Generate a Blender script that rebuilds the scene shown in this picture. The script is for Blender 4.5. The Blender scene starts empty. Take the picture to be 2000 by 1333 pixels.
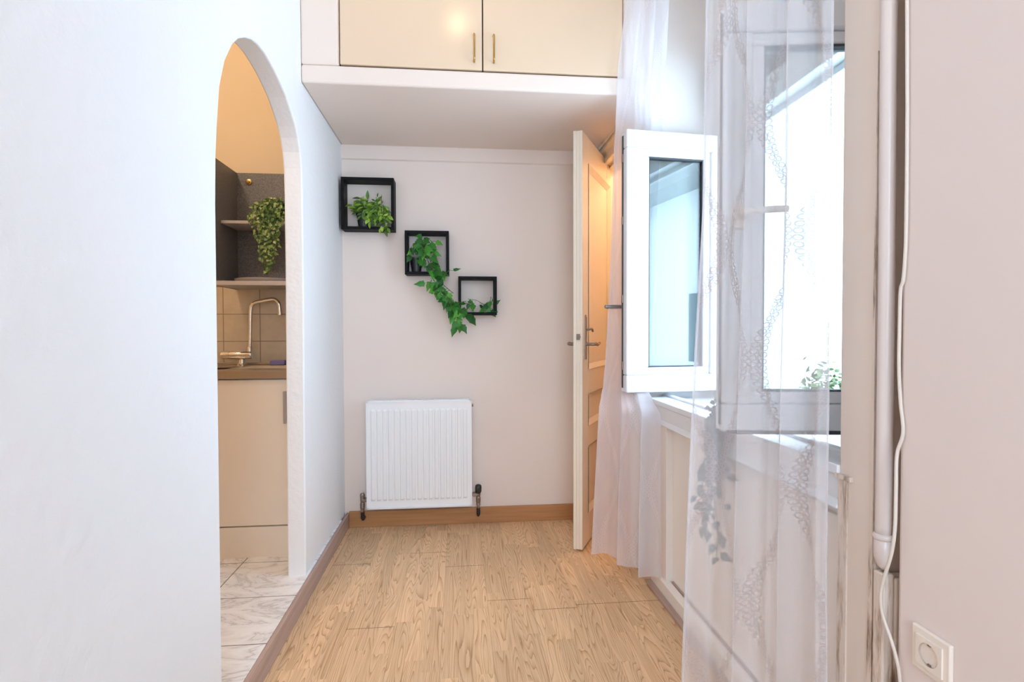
import bpy, bmesh, math, random
from mathutils import Vector, Matrix, Euler
from math import pi, sin, cos, radians
random.seed(7)
SC = bpy.context.scene
COL = SC.collection

# ------------------------------------------------------------------ camera
F_PX = 1057.9
yaw, pitch, roll = radians(5.567), radians(1.258), radians(-0.165)
cam_d = bpy.data.cameras.new('camera'); cam = bpy.data.objects.new('camera', cam_d); COL.objects.link(cam)
cam_d.sensor_width = 36.0; cam_d.lens = 36.0 * F_PX / 2000.0; cam_d.clip_start = 0.02
fw = Vector((sin(yaw)*cos(pitch), cos(yaw)*cos(pitch), -sin(pitch)))
rt = Vector((cos(yaw), -sin(yaw), 0)); up = rt.cross(fw)
rt2 = rt*cos(roll) + up*sin(roll); up2 = up*cos(roll) - rt*sin(roll)
m3 = Matrix((rt2, up2, -fw)).transposed()
cam.matrix_world = Matrix.Translation((0, 0, 1.13)) @ m3.to_4x4()
SC.camera = cam
# ------------------------------------------------------------------ world, view
SC.view_settings.view_transform = 'Standard'
try: SC.view_settings.look = 'None'
except Exception: pass
SC.view_settings.gamma = 1.0
SC.view_settings.use_curve_mapping = False
SC.view_settings.exposure = 0.08
w = bpy.data.worlds.new('sky'); SC.world = w; w.use_nodes = True
bg = w.node_tree.nodes['Background']
bg.inputs['Color'].default_value = (0.62, 0.81, 1.0, 1); bg.inputs['Strength'].default_value = 9.0
SC.cycles.max_bounces = 14; SC.cycles.diffuse_bounces = 8; SC.cycles.transparent_max_bounces = 24
SC.cycles.transmission_bounces = 10; SC.cycles.glossy_bounces = 4
SC.cycles.sample_clamp_indirect = 6.0
SC.cycles.caustics_reflective = False; SC.cycles.caustics_refractive = False
def portal(name, loc, rot, sx, sy):
    l = bpy.data.lights.new(name, 'AREA'); l.shape = 'RECTANGLE'; l.size = sx; l.size_y = sy
    l.cycles.is_portal = True
    o = bpy.data.objects.new(name, l); o.location = loc; o.rotation_euler = rot; COL.objects.link(o)
portal('window_portal', (1.36, 1.885, 1.6), (0, radians(90), 0), 1.66, 1.12)
portal('rear_fill_portal', (0.1, -2.36, 1.7), (radians(90), 0, 0), 1.3, 2.0)  # portal for the added opening in the rear wall
ROOM_LAMP, REAR_FILL, KITCHEN_LAMP, HALL_LAMP = 17.0, 42.0, 150.0, 90.0
WARM = (1.0, 0.66, 0.36)

# ------------------------------------------------------------------ node helper
class N:
    def __init__(s, t, sock): s.t = t; s.s = sock
    def _op(s, op, o=None, p=None):
        n = s.t.nodes.new('ShaderNodeMath'); n.operation = op
        s.t.links.new(s.s, n.inputs[0])
        for i, v in ((1, o), (2, p)):
            if v is None: continue
            if isinstance(v, N): s.t.links.new(v.s, n.inputs[i])
            else: n.inputs[i].default_value = v
        return N(s.t, n.outputs[0])
    def __add__(s, o): return s._op('ADD', o)
    def __sub__(s, o): return s._op('SUBTRACT', o)
    def __mul__(s, o): return s._op('MULTIPLY', o)
    def __truediv__(s, o): return s._op('DIVIDE', o)
    def floor(s): return s._op('FLOOR')
    def fract(s): return s._op('FRACT')
    def sin(s): return s._op('SINE')
    def abs(s): return s._op('ABSOLUTE')
    def sqrt(s): return s._op('SQRT')
    def lt(s, v): return s._op('LESS_THAN', v)
    def gt(s, v): return s._op('GREATER_THAN', v)
    def mx(s, v): return s._op('MAXIMUM', v)
    def mn(s, v): return s._op('MINIMUM', v)
    def pingpong(s, v): return s._op('PINGPONG', v)
def xyz(t, kind='Object'):
    c = t.nodes.new('ShaderNodeTexCoord'); sp = t.nodes.new('ShaderNodeSeparateXYZ')
    t.links.new(c.outputs[kind], sp.inputs[0]); return [N(t, sp.outputs[i]) for i in range(3)]
def comb(t, x, y, z):
    c = t.nodes.new('ShaderNodeCombineXYZ')
    for i, v in enumerate((x, y, z)):
        if isinstance(v, N): t.links.new(v.s, c.inputs[i])
        else: c.inputs[i].default_value = v
    return c.outputs[0]
def noise(t, vec, scale=5, detail=2, rough=.5, dist=0):
    n = t.nodes.new('ShaderNodeTexNoise'); n.inputs['Scale'].default_value = scale
    n.inputs['Detail'].default_value = detail; n.inputs['Roughness'].default_value = rough
    n.inputs['Distortion'].default_value = dist
    if vec is not None: t.links.new(vec, n.inputs['Vector'])
    return N(t, n.outputs['Fac'])
def wnoise(t, vec):
    n = t.nodes.new('ShaderNodeTexWhiteNoise'); n.noise_dimensions = '3D'; t.links.new(vec, n.inputs['Vector'])
    return N(t, n.outputs['Value'])
def mixc(t, fac, a, b):
    m = t.nodes.new('ShaderNodeMix'); m.data_type = 'RGBA'
    if isinstance(fac, N): t.links.new(fac.s, m.inputs[0])
    else: m.inputs[0].default_value = fac
    for i, v in ((6, a), (7, b)):
        if isinstance(v, (tuple, list)): m.inputs[i].default_value = (*v, 1)
        else: t.links.new(v, m.inputs[i])
    return m.outputs[2]
def ramp(t, fac, stops):
    r = t.nodes.new('ShaderNodeValToRGB'); e = r.color_ramp.elements
    while len(e) < len(stops): e.new(0.5)
    for el, (p, c) in zip(e, stops): el.position = p; el.color = (*c, 1)
    t.links.new(fac.s, r.inputs[0]); return r.outputs[0]
def bump(t, bs, h, strength, dist=0.002):
    b = t.nodes.new('ShaderNodeBump'); b.inputs['Strength'].default_value = strength; b.inputs['Distance'].default_value = dist
    t.links.new(h.s, b.inputs['Height']); t.links.new(b.outputs[0], bs.inputs['Normal'])
def mat(name, col=(.8, .8, .8), rough=.5, metal=0, spec=.5, emit=None, es=0):
    m = bpy.data.materials.new(name); m.use_nodes = True; t = m.node_tree
    b = t.nodes['Principled BSDF']
    b.inputs['Base Color'].default_value = (*col, 1); b.inputs['Roughness'].default_value = rough
    b.inputs['Metallic'].default_value = metal; b.inputs['Specular IOR Level'].default_value = spec
    if emit: b.inputs['Emission Color'].default_value = (*emit, 1); b.inputs['Emission Strength'].default_value = es
    return m, t, b
def plaster(name, col, bs=.35, sc=60, rough=.85, var=.03):
    m, t, b = mat(name, col, rough, spec=.2)
    tc = t.nodes.new('ShaderNodeTexCoord')
    n1 = noise(t, tc.outputs['Object'], sc, 4, .6); n2 = noise(t, tc.outputs['Object'], 3, 3)
    n3 = noise(t, tc.outputs['Object'], sc*.35, 1)
    bump(t, b, n1*.5 + n3, bs, .003)
    c = mixc(t, n2, col, tuple(max(0, x-var) for x in col)); t.links.new(c, b.inputs['Base Color'])
    return m
def paint(name, col, rough=.35, bs=.1, sc=25, spec=.5):
    m, t, b = mat(name, col, rough, spec=spec)
    tc = t.nodes.new('ShaderNodeTexCoord')
    n = noise(t, tc.outputs['Object'], sc, 3); bump(t, b, n, bs, .002)
    n2 = noise(t, tc.outputs['Object'], 6, 4)
    c = mixc(t, n2*.6, col, tuple(x*.94 for x in col)); t.links.new(c, b.inputs['Base Color'])
    return m
M = {}
M['wall'] = plaster('white_plaster', (.80, .815, .835), .8, 70)
M['wall_smooth'] = plaster('smooth_white_plaster', (.79, .69, .62), .12, 30)
M['wall_back'] = plaster('back_wall_plaster', (.82, .715, .65), .15, 30)
M['wall_r'] = plaster('right_wall_plaster', (.80, .70, .655), .12, 20)
M['ceil'] = plaster('ceiling_plaster', (.82, .81, .80), .1, 30)
M['kit_wall'] = plaster('kitchen_cream_paint', (.80, .67, .50), .1, 40)
M['pvc'] = paint('white_upvc', (.77, .79, .82), .25, .0)
M['cream'] = paint('cream_gloss_paint', (.82, .73, .60), .3, .25, 18)
M['cup_front'] = paint('cream_lacquer', (.74, .57, .41), .17, .08, 8)
M['white_gloss'] = paint('white_gloss_paint', (.86, .82, .78), .3, .25, 30)
M['post'] = paint('aged_white_paint', (.76, .65, .56), .4, .3, 14)
M['recess'] = paint('recess_shade_brown', (.68, .56, .45), .6, .5, 30)  # brown base colour carries the shade inside the recess
M['pipe'] = paint('painted_pipe', (.70, .61, .57), .25, .5, 40)
M['cable'] = mat('cable_plastic', (.72, .64, .57), .4)[0]
M['rad'] = mat('radiator_enamel', (.84, .84, .85), .25)[0]
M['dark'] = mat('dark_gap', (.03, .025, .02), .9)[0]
M['black'] = mat('black_stained_wood', (.006, .005, .0055), .6, spec=.15)[0]
M['pot'] = mat('black_plastic', (.012, .012, .014), .35)[0]
M['chrome'] = mat('chrome', (.82, .78, .74), .12, 1)[0]
M['steel'] = mat('brushed_steel', (.46, .42, .40), .3, 1)[0]
M['brass'] = mat('brass', (.55, .33, .10), .25, 1)[0]
M['iron'] = mat('aged_nickel', (.30, .25, .22), .35, .9)[0]
M['grey'] = mat('grey_metal', (.34, .33, .33), .35, .8)[0]
M['rubber'] = mat('rubber_gasket', (.05, .055, .06), .6)[0]
M['black_knob'] = mat('black_knob_plastic', (.02, .02, .02), .4)[0]
M['cab_white'] = paint('cabinet_white_laminate', (.80, .74, .66), .35, .02)
M['sponge'] = mat('lilac_sponge', (.22, .19, .42), .9)[0]
M['handle_grey'] = mat('grey_cabinet_handle', (.42, .40, .40), .4, .6)[0]
M['outlet'] = mat('outlet_plastic', (.83, .74, .66), .35)[0]
M['outlet_in'] = mat('outlet_shaded_plastic', (.50, .41, .34), .3)[0]  # same plastic as the socket, darkened to paint in the cup's shade
M['grey_roof'] = mat('grey_roof_underside', (.30, .31, .32), .8)[0]
M['glass_dark'] = mat('dark_window_glass', (.15, .18, .20), .1)[0]
M['soil'] = mat('soil', (.03, .02, .012), .95)[0]
M['terra'] = mat('white_ceramic', (.8, .8, .8), .3)[0]

def grime_mat():
    m, t, b = mat('grimy_white_paint', (.7, .62, .56), .6, spec=.3)
    x, y, z = xyz(t)
    n = noise(t, comb(t, x*40, y*40, z*5), 1, 4, .7)
    c = ramp(t, n, [(.32, (.20, .13, .08)), (.41, (.52, .42, .34)), (.50, (.72, .62, .54))])
    t.links.new(c, b.inputs['Base Color']); bump(t, b, n, .6, .004); return m
M['grime'] = grime_mat()

def speckle():
    m, t, b = mat('dark_grey_laminate', (.1, .1, .11), .45)
    tc = t.nodes.new('ShaderNodeTexCoord')
    n = noise(t, tc.outputs['Object'], 260, 2, .7)
    t.links.new(ramp(t, n, [(.3, (.07, .07, .075)), (.7, (.26, .25, .255))]), b.inputs['Base Color']); return m
M['lam_dark'] = speckle()
M['shelf_grey'] = mat('pale_grey_shelf', (.50, .46, .45), .4)[0]

def oak():
    m, t, b = mat('oak_laminate', (.6, .4, .2), .38, spec=.35)
    x, y, z = xyz(t)
    xs = (x - .11)
    W = .06
    col = (xs / W).floor()
    fib_ = noise(t, comb(t, x*200, y*5, 3.0), 1, 2, .6)
    bcol = (xs / (W*3)).floor()
    r1 = wnoise(t, comb(t, col, 3.3, 7.1))
    row = (y / .42 + r1*5).floor()
    r2 = wnoise(t, comb(t, col, row, 1.7))
    r3 = wnoise(t, comb(t, col, row, 9.2))
    g = noise(t, comb(t, x*15 + r2*31, y*1.3 + r3*17, r2*40), 1, 1.2, .4, .15)
    ln = (g*26 + fib_*.25).fract()
    lines = (ln*ln*ln*-1.0 + 1.0)
    fib = noise(t, comb(t, x*420, y*9, r2*10), 1, 2, .6)
    fib2 = noise(t, comb(t, x*90, y*2.2, r3*10), 1, 2, .6)
    k = lines*.40 + fib*.45 + fib2*.42
    c = ramp(t, k, [(.34, (.34, .185, .085)), (.60, (.60, .38, .205)), (.92, (.77, .54, .335))])
    v = r2*.20 + .86
    mul = t.nodes.new('ShaderNodeMix'); mul.data_type = 'RGBA'; mul.blend_type = 'MULTIPLY'; mul.inputs[0].default_value = 1
    t.links.new(c, mul.inputs[6]); t.links.new(comb(t, v, v, v*1.0), mul.inputs[7])
    # board joints
    r4 = wnoise(t, comb(t, bcol, 5.5, 2.2))
    yb = (y / 1.25 + r4*3).fract()
    endj = yb.lt(.0022)
    xb = (xs / (W*3)).fract()
    longj = xb.lt(.008)*.45
    j = endj.mx(longj)
    c2 = mixc(t, j, mul.outputs[2], (.10, .05, .02))
    t.links.new(c2, b.inputs['Base Color'])
    bump(t, b, lines*.4 + fib*.6 - j*2, .10, .001)
    t.links.new((k*.15 + .33).s, b.inputs['Roughness'])
    return m
M['oak'] = oak()
def wood(name, c1, c2, axis, rough=.45):
    m, t, b = mat(name, c1, rough, spec=.3)
    x, y, z = xyz(t)
    a = [x*60, y*60, z*60]; a[axis] = a[axis]*.05
    n = noise(t, comb(t, *a), 1, 3, .6)
    t.links.new(ramp(t, n, [(.3, c1), (.7, c2)]), b.inputs['Base Color']); bump(t, b, n, .1); return m
M['bb_orange'] = wood('orange_beech_skirting', (.40, .19, .08), (.48, .25, .11), 0)
M['bb_grey'] = wood('greyed_oak_skirting', (.36, .25, .21), (.46, .34, .29), 1)

def marble():
    m, t, b = mat('white_marble_tile', (.8, .8, .8), .25)
    x, y, z = xyz(t)
    r = wnoise(t, comb(t, ((x + .972)/.33).floor(), ((y - 2.312)/.33).floor(), 1.0))
    n = noise(t, comb(t, x*1.6 + r*9, y*3.2, r*20), 2.2, 6, .6, 1.2)
    vein = (n - .5).abs()
    c = ramp(t, vein, [(0.0, (.52, .50, .51)), (.02, (.70, .69, .70)), (.10, (.80, .795, .80))])
    gx = (((x + .972)/.33).fract() - .5).abs().gt(.494)
    gy = (((y - 2.185)/.33).fract() - .5).abs().gt(.494)
    j = gx.mx(gy)
    t.links.new(mixc(t, j, c, (.12, .10, .09)), b.inputs['Base Color']); return m
M['marble'] = marble()
def splash():
    m, t, b = mat('beige_wall_tile', (.6, .5, .4), .3)
    x, y, z = xyz(t)
    fx = (((x + 1.062)/.188).fract() - .5).abs().gt(.488)
    fz = (((z - 1.069)/.145).fract() - .5).abs().gt(.486)
    j = fx.mx(fz)
    n = noise(t, comb(t, x, y, z), 9, 4, .6)
    c = ramp(t, n, [(.3, (.66, .55, .42)), (.7, (.78, .67, .53))])
    t.links.new(mixc(t, j, c, (.36, .28, .21)), b.inputs['Base Color']); bump(t, b, j*-1.0, .3); return m
M['splash'] = splash()

def glass():
    m = bpy.data.materials.new('window_glass'); m.use_nodes = True; t = m.node_tree; t.nodes.clear()
    o = t.nodes.new('ShaderNodeOutputMaterial'); tr = t.nodes.new('ShaderNodeBsdfTransparent'); gl = t.nodes.new('ShaderNodeBsdfGlossy')
    tr.inputs[0].default_value = (.93, .96, .96, 1); gl.inputs['Roughness'].default_value = .0
    lw = t.nodes.new('ShaderNodeFresnel'); lw.inputs['IOR'].default_value = 1.6
    mx = t.nodes.new('ShaderNodeMixShader')
    t.links.new((N(t, lw.outputs[0])*1.0).mn(1.0).s, mx.inputs[0])
    t.links.new(tr.outputs[0], mx.inputs[1]); t.links.new(gl.outputs[0], mx.inputs[2]); t.links.new(mx.outputs[0], o.inputs[0]); return m
M['glass'] = glass()

def sheer(name, fac0=.42, tint=(.88, .87, .90), thread=(.66, .60, .60)):
    m = bpy.data.materials.new(name); m.use_nodes = True; t = m.node_tree; t.nodes.clear()
    o = t.nodes.new('ShaderNodeOutputMaterial'); tr = t.nodes.new('ShaderNodeBsdfTransparent')
    df = t.nodes.new('ShaderNodeBsdfDiffuse'); tl = t.nodes.new('ShaderNodeBsdfTranslucent')
    u, v, _ = xyz(t, 'UV')
    P, A, SP = .60, .050, .130
    sp_ = (u + 5.0).pingpong(SP)
    curve = (v*(2*pi/P)).sin()*A + SP*.5
    a = sp_ - curve
    st = .0165
    def ringcol(off, ph):
        aa = a - off
        bb = ((v + ph)/st).fract()*st - st/2
        d = (aa*aa + bb*bb).sqrt()
        return (d - .0062).abs().lt(.0015)
    rings = ringcol(.0080, 0.0).mx(ringcol(-.0080, st/2))
    line = a.abs().lt(.0011)
    # the chain thins and thickens along the wave
    pat = rings.mx(line)
    weave = noise(t, comb(t, u*900, v*900, 0.0), 1, 1)*.12
    fac = (weave + (fac0 - .06)).mx(pat*.84)
    col = mixc(t, pat, tint, thread)
    t.links.new(col, df.inputs[0]); t.links.new(col, tl.inputs[0])
    m1 = t.nodes.new('ShaderNodeMixShader'); m1.inputs[0].default_value = .5
    t.links.new(df.outputs[0], m1.inputs[1]); t.links.new(tl.outputs[0], m1.inputs[2])
    m2 = t.nodes.new('ShaderNodeMixShader'); t.links.new(fac.s, m2.inputs[0])
    t.links.new(tr.outputs[0], m2.inputs[1]); t.links.new(m1.outputs[0], m2.inputs[2])
    t.links.new(m2.outputs[0], o.inputs[0]); return m
M['sheer'] = sheer('embroidered_sheer', .52)
M['sheer_far'] = sheer('embroidered_sheer_far', .68, (.86, .86, .92), (.80, .78, .82))

def leafmat(name, c1, c2, c3):
    m, t, b = mat(name, c1, .45, spec=.4)
    g = t.nodes.new('ShaderNodeNewGeometry')
    t.links.new(ramp(t, N(t, g.outputs['Random Per Island']), [(0, c1), (.6, c2), (1, c3)]), b.inputs['Base Color'])
    b.inputs['Subsurface Weight'].default_value = 0
    return m
M['leaf_ivy'] = leafmat('ivy_leaf', (.012, .075, .012), (.035, .20, .022), (.10, .36, .035))
M['leaf_lime'] = leafmat('lime_leaf', (.04, .10, .015), (.16, .32, .03), (.38, .55, .08))
M['leaf_small'] = leafmat('mottled_leaf', (.03, .08, .02), (.13, .22, .05), (.42, .50, .20))
M['leaf_grey'] = leafmat('grey_green_leaf', (.05, .065, .055), (.10, .12, .10), (.17, .19, .17))
M['stem'] = mat('plant_stem', (.08, .12, .03), .6)[0]
def lampmat(name, col, s):
    m = bpy.data.materials.new(name); m.use_nodes = True; t = m.node_tree; t.nodes.clear()
    o = t.nodes.new('ShaderNodeOutputMaterial'); e = t.nodes.new('ShaderNodeEmission')
    e.inputs[0].default_value = (*col, 1); e.inputs[1].default_value = s; t.links.new(e.outputs[0], o.inputs[0]); return m

# ------------------------------------------------------------------ mesh helpers
def box(bm, x0, x1, y0, y1, z0, z1, mx=None):
    vs = [bm.verts.new((x, y, z)) for x in (x0, x1) for y in (y0, y1) for z in (z0, z1)]
    for f in ((0,1,3,2),(4,6,7,5),(0,4,5,1),(2,3,7,6),(0,2,6,4),(1,5,7,3)): bm.faces.new([vs[i] for i in f])
    if mx: bmesh.ops.transform(bm, matrix=mx, verts=vs)
    return vs
def prism(bm, pts, axis, a, b):
    """polygon pts (2D) extruded along axis from a to b; 2D coords are the other axes in order"""
    def P(p, v):
        q = list(p); q.insert(axis, v); return bm.verts.new(q)
    A = [P(p, a) for p in pts]; B = [P(p, b) for p in pts]; n = len(pts)
    bm.faces.new(A); bm.faces.new(B[::-1])
    for i in range(n): bm.faces.new((A[i], B[i], B[(i+1) % n], A[(i+1) % n]))
def tube(bm, pts, r, seg=10, cap=True):
    pts = [Vector(p) for p in pts]; rings = []
    rr = r if isinstance(r, (list, tuple)) else [r]*len(pts)
    ref = None
    for i, p in enumerate(pts):
        d = (pts[min(i+1, len(pts)-1)] - pts[max(i-1, 0)]).normalized()
        if ref is None: ref = Vector((0, 0, 1)) if abs(d.z) < .9 else Vector((1, 0, 0))
        u = ref - d*ref.dot(d); u.normalize(); v = d.cross(u); ref = u
        rings.append([bm.verts.new(p + (u*cos(2*pi*k/seg) + v*sin(2*pi*k/seg))*rr[i]) for k in range(seg)])
    for a, b in zip(rings, rings[1:]):
        for k in range(seg): bm.faces.new((a[k], a[(k+1) % seg], b[(k+1) % seg], b[k]))
    if cap: bm.faces.new(rings[0][::-1]); bm.faces.new(rings[-1])
def lathe(bm, prof, c, axis=(0, 0, 1), seg=24):
    a = Vector(axis).normalized(); q = Vector((0, 0, 1)).rotation_difference(a); c = Vector(c); rings = []
    for r, h in prof:
        rings.append([bm.verts.new(c + q @ Vector((max(r, 1e-5)*cos(2*pi*k/seg), max(r, 1e-5)*sin(2*pi*k/seg), h))) for k in range(seg)])
    for s, t in zip(rings, rings[1:]):
        for k in range(seg): bm.faces.new((s[k], s[(k+1) % seg], t[(k+1) % seg], t[k]))
    bm.faces.new(rings[0][::-1]); bm.faces.new(rings[-1])
def smooth_path(pts, n=8):
    P = [Vector(p) for p in pts]; out = []
    for i in range(len(P)-1):
        p0, p1, p2, p3 = P[max(i-1, 0)], P[i], P[i+1], P[min(i+2, len(P)-1)]
        for k in range(n):
            t = k/n
            out.append(.5*((2*p1) + (p2-p0)*t + (2*p0-5*p1+4*p2-p3)*t*t + (-p0+3*p1-3*p2+p3)*t**3))
    out.append(P[-1]); return out
def obj(name, bm, m, parent=None, bevel=0, smooth=False, keep=False, seg=2):
    me = bpy.data.meshes.new(name); bmesh.ops.recalc_face_normals(bm, faces=bm.faces[:]) if not keep else None
    bm.to_mesh(me); bm.free()
    o = bpy.data.objects.new(name, me); me.materials.append(M[m] if isinstance(m, str) else m); COL.objects.link(o)
    if smooth:
        for p in me.polygons: p.use_smooth = True
    if bevel:
        b = o.modifiers.new('bevel', 'BEVEL'); b.width = bevel; b.segments = seg; b.limit_method = 'ANGLE'; b.angle_limit = radians(40)
    if parent: o.parent = parent
    return o
def shade_auto(o, ang=35):
    me = o.data
    for p in me.polygons: p.use_smooth = True
    bm = bmesh.new(); bm.from_mesh(me)
    for e in bm.edges:
        if len(e.link_faces) == 2 and e.calc_face_angle(0) > radians(ang): e.smooth = False
    bm.to_mesh(me); bm.free()
def tag(o, label=None, cat=None, group=None, kind=None):
    if label: o['label'] = label
    if cat: o['category'] = cat
    if group: o['group'] = group
    if kind: o['kind'] = kind
    return o
def thing(name, label, cat, loc=(0, 0, 0), rz=0, group=None, kind=None):
    o = bpy.data.objects.new(name, None); o.empty_display_size = .05; COL.objects.link(o)
    o.location = loc; o.rotation_euler = (0, 0, rz); return tag(o, label, cat, group, kind)
def B(): return bmesh.new()
def struct(name, bm, m, label, cat, bevel=0): return tag(obj(name, bm, m, bevel=bevel), label, cat, kind='structure')
XL, XR, YB, YN, CEIL = -.655, .862, 3.153, -2.3, 3.0
XJ = .70      # where the back wall jogs away behind the door
YB2 = 3.50

# ------------------------------------------------------------------ structure
b = B(); box(b, XL-.02, 1.66, YN, YB2+.02, -.06, 0); struct('floor', b, 'oak', 'oak laminate floor of the passage', 'floor')
b = B(); box(b, -2.7, -.645, .4, 3.03, -.06, .083); struct('floor_kitchen', b, 'marble', 'white marble tiled kitchen floor seen through the arch', 'floor')
b = B(); box(b, -2.8, 1.7, YN-.1, 4.0, CEIL, CEIL+.08); struct('ceiling', b, 'ceil', 'white ceiling above the passage', 'ceiling')
arch = [(1.545, 0), (1.546, .6), (1.549, 1.47), (1.555, 1.60), (1.565, 1.683), (1.585, 1.803), (1.621, 1.89), (1.676, 1.965), (1.72, 2.005), (1.774, 2.037),
        (1.83, 2.060), (1.883, 2.072), (1.945, 2.076), (2.006, 2.069), (2.06, 2.06), (2.116, 2.044), (2.18, 2.023), (2.238, 1.99), (2.29, 1.955), (2.325, 1.92), (2.352, 1.87),
        (2.368, 1.808), (2.374, 1.70), (2.376, 1.444), (2.366, .7), (2.360, 0)]
poly = [(YN, 0)] + arch + [(YB+.08, 0), (YB+.08, CEIL), (YN, CEIL)]
b = B(); prism(b, poly, 0, XL-.075, XL); struct('wall_left', b, 'wall', 'white roughcast wall with the tall arched opening', 'wall', bevel=.006)
b = B(); prism(b, [(YN, 0), (YN, .083), (YB, .083), (YB, 0)], 0, -.645, -.630); struct('baseboard_left', b, 'bb_grey', 'greyed wooden skirting along the left wall and across the arch', 'skirting board', bevel=.003)
b = B(); prism(b, [(XL-.002, YB), (XJ, YB), (XJ, YB2), (1.7, YB2), (1.7, YB2+.1), (XL-.1, YB2+.1), (XL-.1, YB+.04), (XL-.002, YB+.04)], 2, 0, CEIL)
struct('wall_back', b, 'wall_back', 'pale back wall carrying the cube shelves', 'wall')
b = B(); box(b, -.630, XJ, YB-.017, YB, 0, .092); struct('baseboard_back', b, 'bb_orange', 'orange brown skirting board under the radiator', 'skirting board', bevel=.003)
b = B(); prism(b, [(YB, 2.088), (YB-.012, 2.094), (YB-.014, 2.169), (YB, 2.169)], 0, XL, XJ); struct('trim_1', b, 'wall_back', 'painted ledge where back wall meets the niche ceiling', 'trim')
# right wall, nearest stretch with socket
b = B(); box(b, XR, 1.3, YN, .985, 0, CEIL); struct('wall_right', b, 'wall_r', 'pinkish white wall with the socket', 'wall', bevel=.01)
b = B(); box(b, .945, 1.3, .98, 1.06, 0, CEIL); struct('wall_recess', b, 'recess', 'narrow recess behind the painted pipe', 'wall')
b = B(); prism(b, [(XR, 1.046), (XR, 1.150), (1.20, 1.325), (1.3, 1.325), (1.3, 1.046)], 2, 0, CEIL); struct('trim_2', b, 'post', 'cream painted window post beside the pipe', 'window post', bevel=.004)
b = B(); box(b, .905, 1.3, 1.12, 2.47, 0, .78); struct('wall_window', b, 'white_gloss', 'white wall below the window sill', 'wall')
b = B(); box(b, XR, 1.3, 1.15, 2.47, 2.68, CEIL); box(b, 1.20, 1.3, 1.15, 2.47, 2.43, 2.68); struct('wall_lintel', b, 'wall_smooth', 'wall above the window', 'wall')
b = B(); prism(b, [(XR, 2.56), (XR, 2.455), (1.2, 2.475), (1.3, 2.475), (1.3, 2.56)], 2, 0, CEIL); struct('wall_pier', b, 'white_gloss', 'white pier between window and door', 'wall')
# door opening wall: above door, and beyond door
b = B(); box(b, XR, .99, 2.56, YB2, 2.135, CEIL); box(b, XR, .99, 3.365, YB2, 0, 2.135); struct('wall_door', b, 'wall_smooth', 'wall above and beside the open door', 'wall')
# hall beyond the door
b = B(); box(b, 1.60, 1.66, 2.521, YB2, 0, CEIL); box(b, 1.3, 1.60, 2.52, 2.56, 0, CEIL); struct('wall_hall', b, 'kit_wall', 'hall wall beyond the open door', 'wall')
b = B(); box(b, 1.3, 1.66, 2.475, 2.52, 0, CEIL); struct('wall_outside', b, 'wall', 'white outer face of the wall beyond the window', 'wall')
# rear wall behind the camera with an opening added to let sky fill in
b = B(); box(b, XL-.1, XR+.1, YN-.1, YN, 0, .7); box(b, XL-.1, XR+.1, YN-.1, YN, 2.72, CEIL)
box(b, XL-.1, -.56, YN-.1, YN, .7, 2.72); box(b, .76, XR+.1, YN-.1, YN, .7, 2.72)
struct('wall_rear', b, 'wall', 'unseen rear wall with an opening added for sky fill', 'wall')
# kitchen walls
b = B(); box(b, -2.7, XL-.075, 3.03, 3.12, 0, CEIL); box(b, -2.7, -2.6, .4, 3.03, 0, CEIL); box(b, -2.7, XL-.075, .3, .4, 0, CEIL)
struct('wall_kitchen', b, 'kit_wall', 'warm cream kitchen wall above the grey cabinet', 'wall')
b = B(); box(b, -2.5, XL-.08, 3.022, 3.03, .94, 1.40); struct('wall_splashback', b, 'splash', 'beige tiled splashback behind the tap', 'tiled wall')

# ---- sill and panelling under window
b = B(); box(b, XR-.006, .945, 1.15, 2.40, .795, .818); box(b, XR, .905, 1.15, 2.40, .722, .795)
prism(b, [(XR-.008, .717), (XR, .740), (XR+.01, .740), (XR+.01, .717)], 1, 1.15, 2.40)
box(b, .948, 1.20, 1.15, 2.455, .78, .806)
box(b, .948, .975, 1.15, 2.455, .806, .826)
struct('window_sill', b, 'pvc', 'white window sill under the open casements', 'window sill', bevel=.003)
b = B()
box(b, XR+.002, .905, 2.19, 2.40, .0, .717)            # left stile
box(b, .893, .905, 1.12, 2.19, .0, .717)
box(b, .880, .893, 1.12, 1.235, .07, .69)
box(b, .886, .893, 1.245, 1.81, .075, .70)
struct('wall_panelling', b, 'white_gloss', 'cream painted panels under the window sill', 'wall panelling', bevel=.002)
b = B(); box(b, .848, .884, 1.12, 2.33, 0, .062); struct('baseboard_right', b, 'white_gloss', 'white kick board under the window panelling', 'skirting board', bevel=.003)
b = B(); box(b, .8845, .8925, 1.12, 2.18, .02, .066); struct('trim_3', b, 'bb_grey', 'dark gap strip behind the kick board', 'trim')
b = B(); box(b, .822, .848, 1.6, 2.33, 0, .012); struct('trim_4', b, 'bb_grey', 'worn wooden strip on the floor beside the kick board', 'trim', bevel=.002)
# chipped slot in the post at sill height
b = B(); box(b, XR-.004, XR+.002, 1.122, 1.150, .0, .790); box(b, XR-.008, XR+.004, 1.108, 1.156, .790, .800)
struct('trim_5', b, 'grime', 'chipped batten on the window post below sill height', 'trim')

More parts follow.
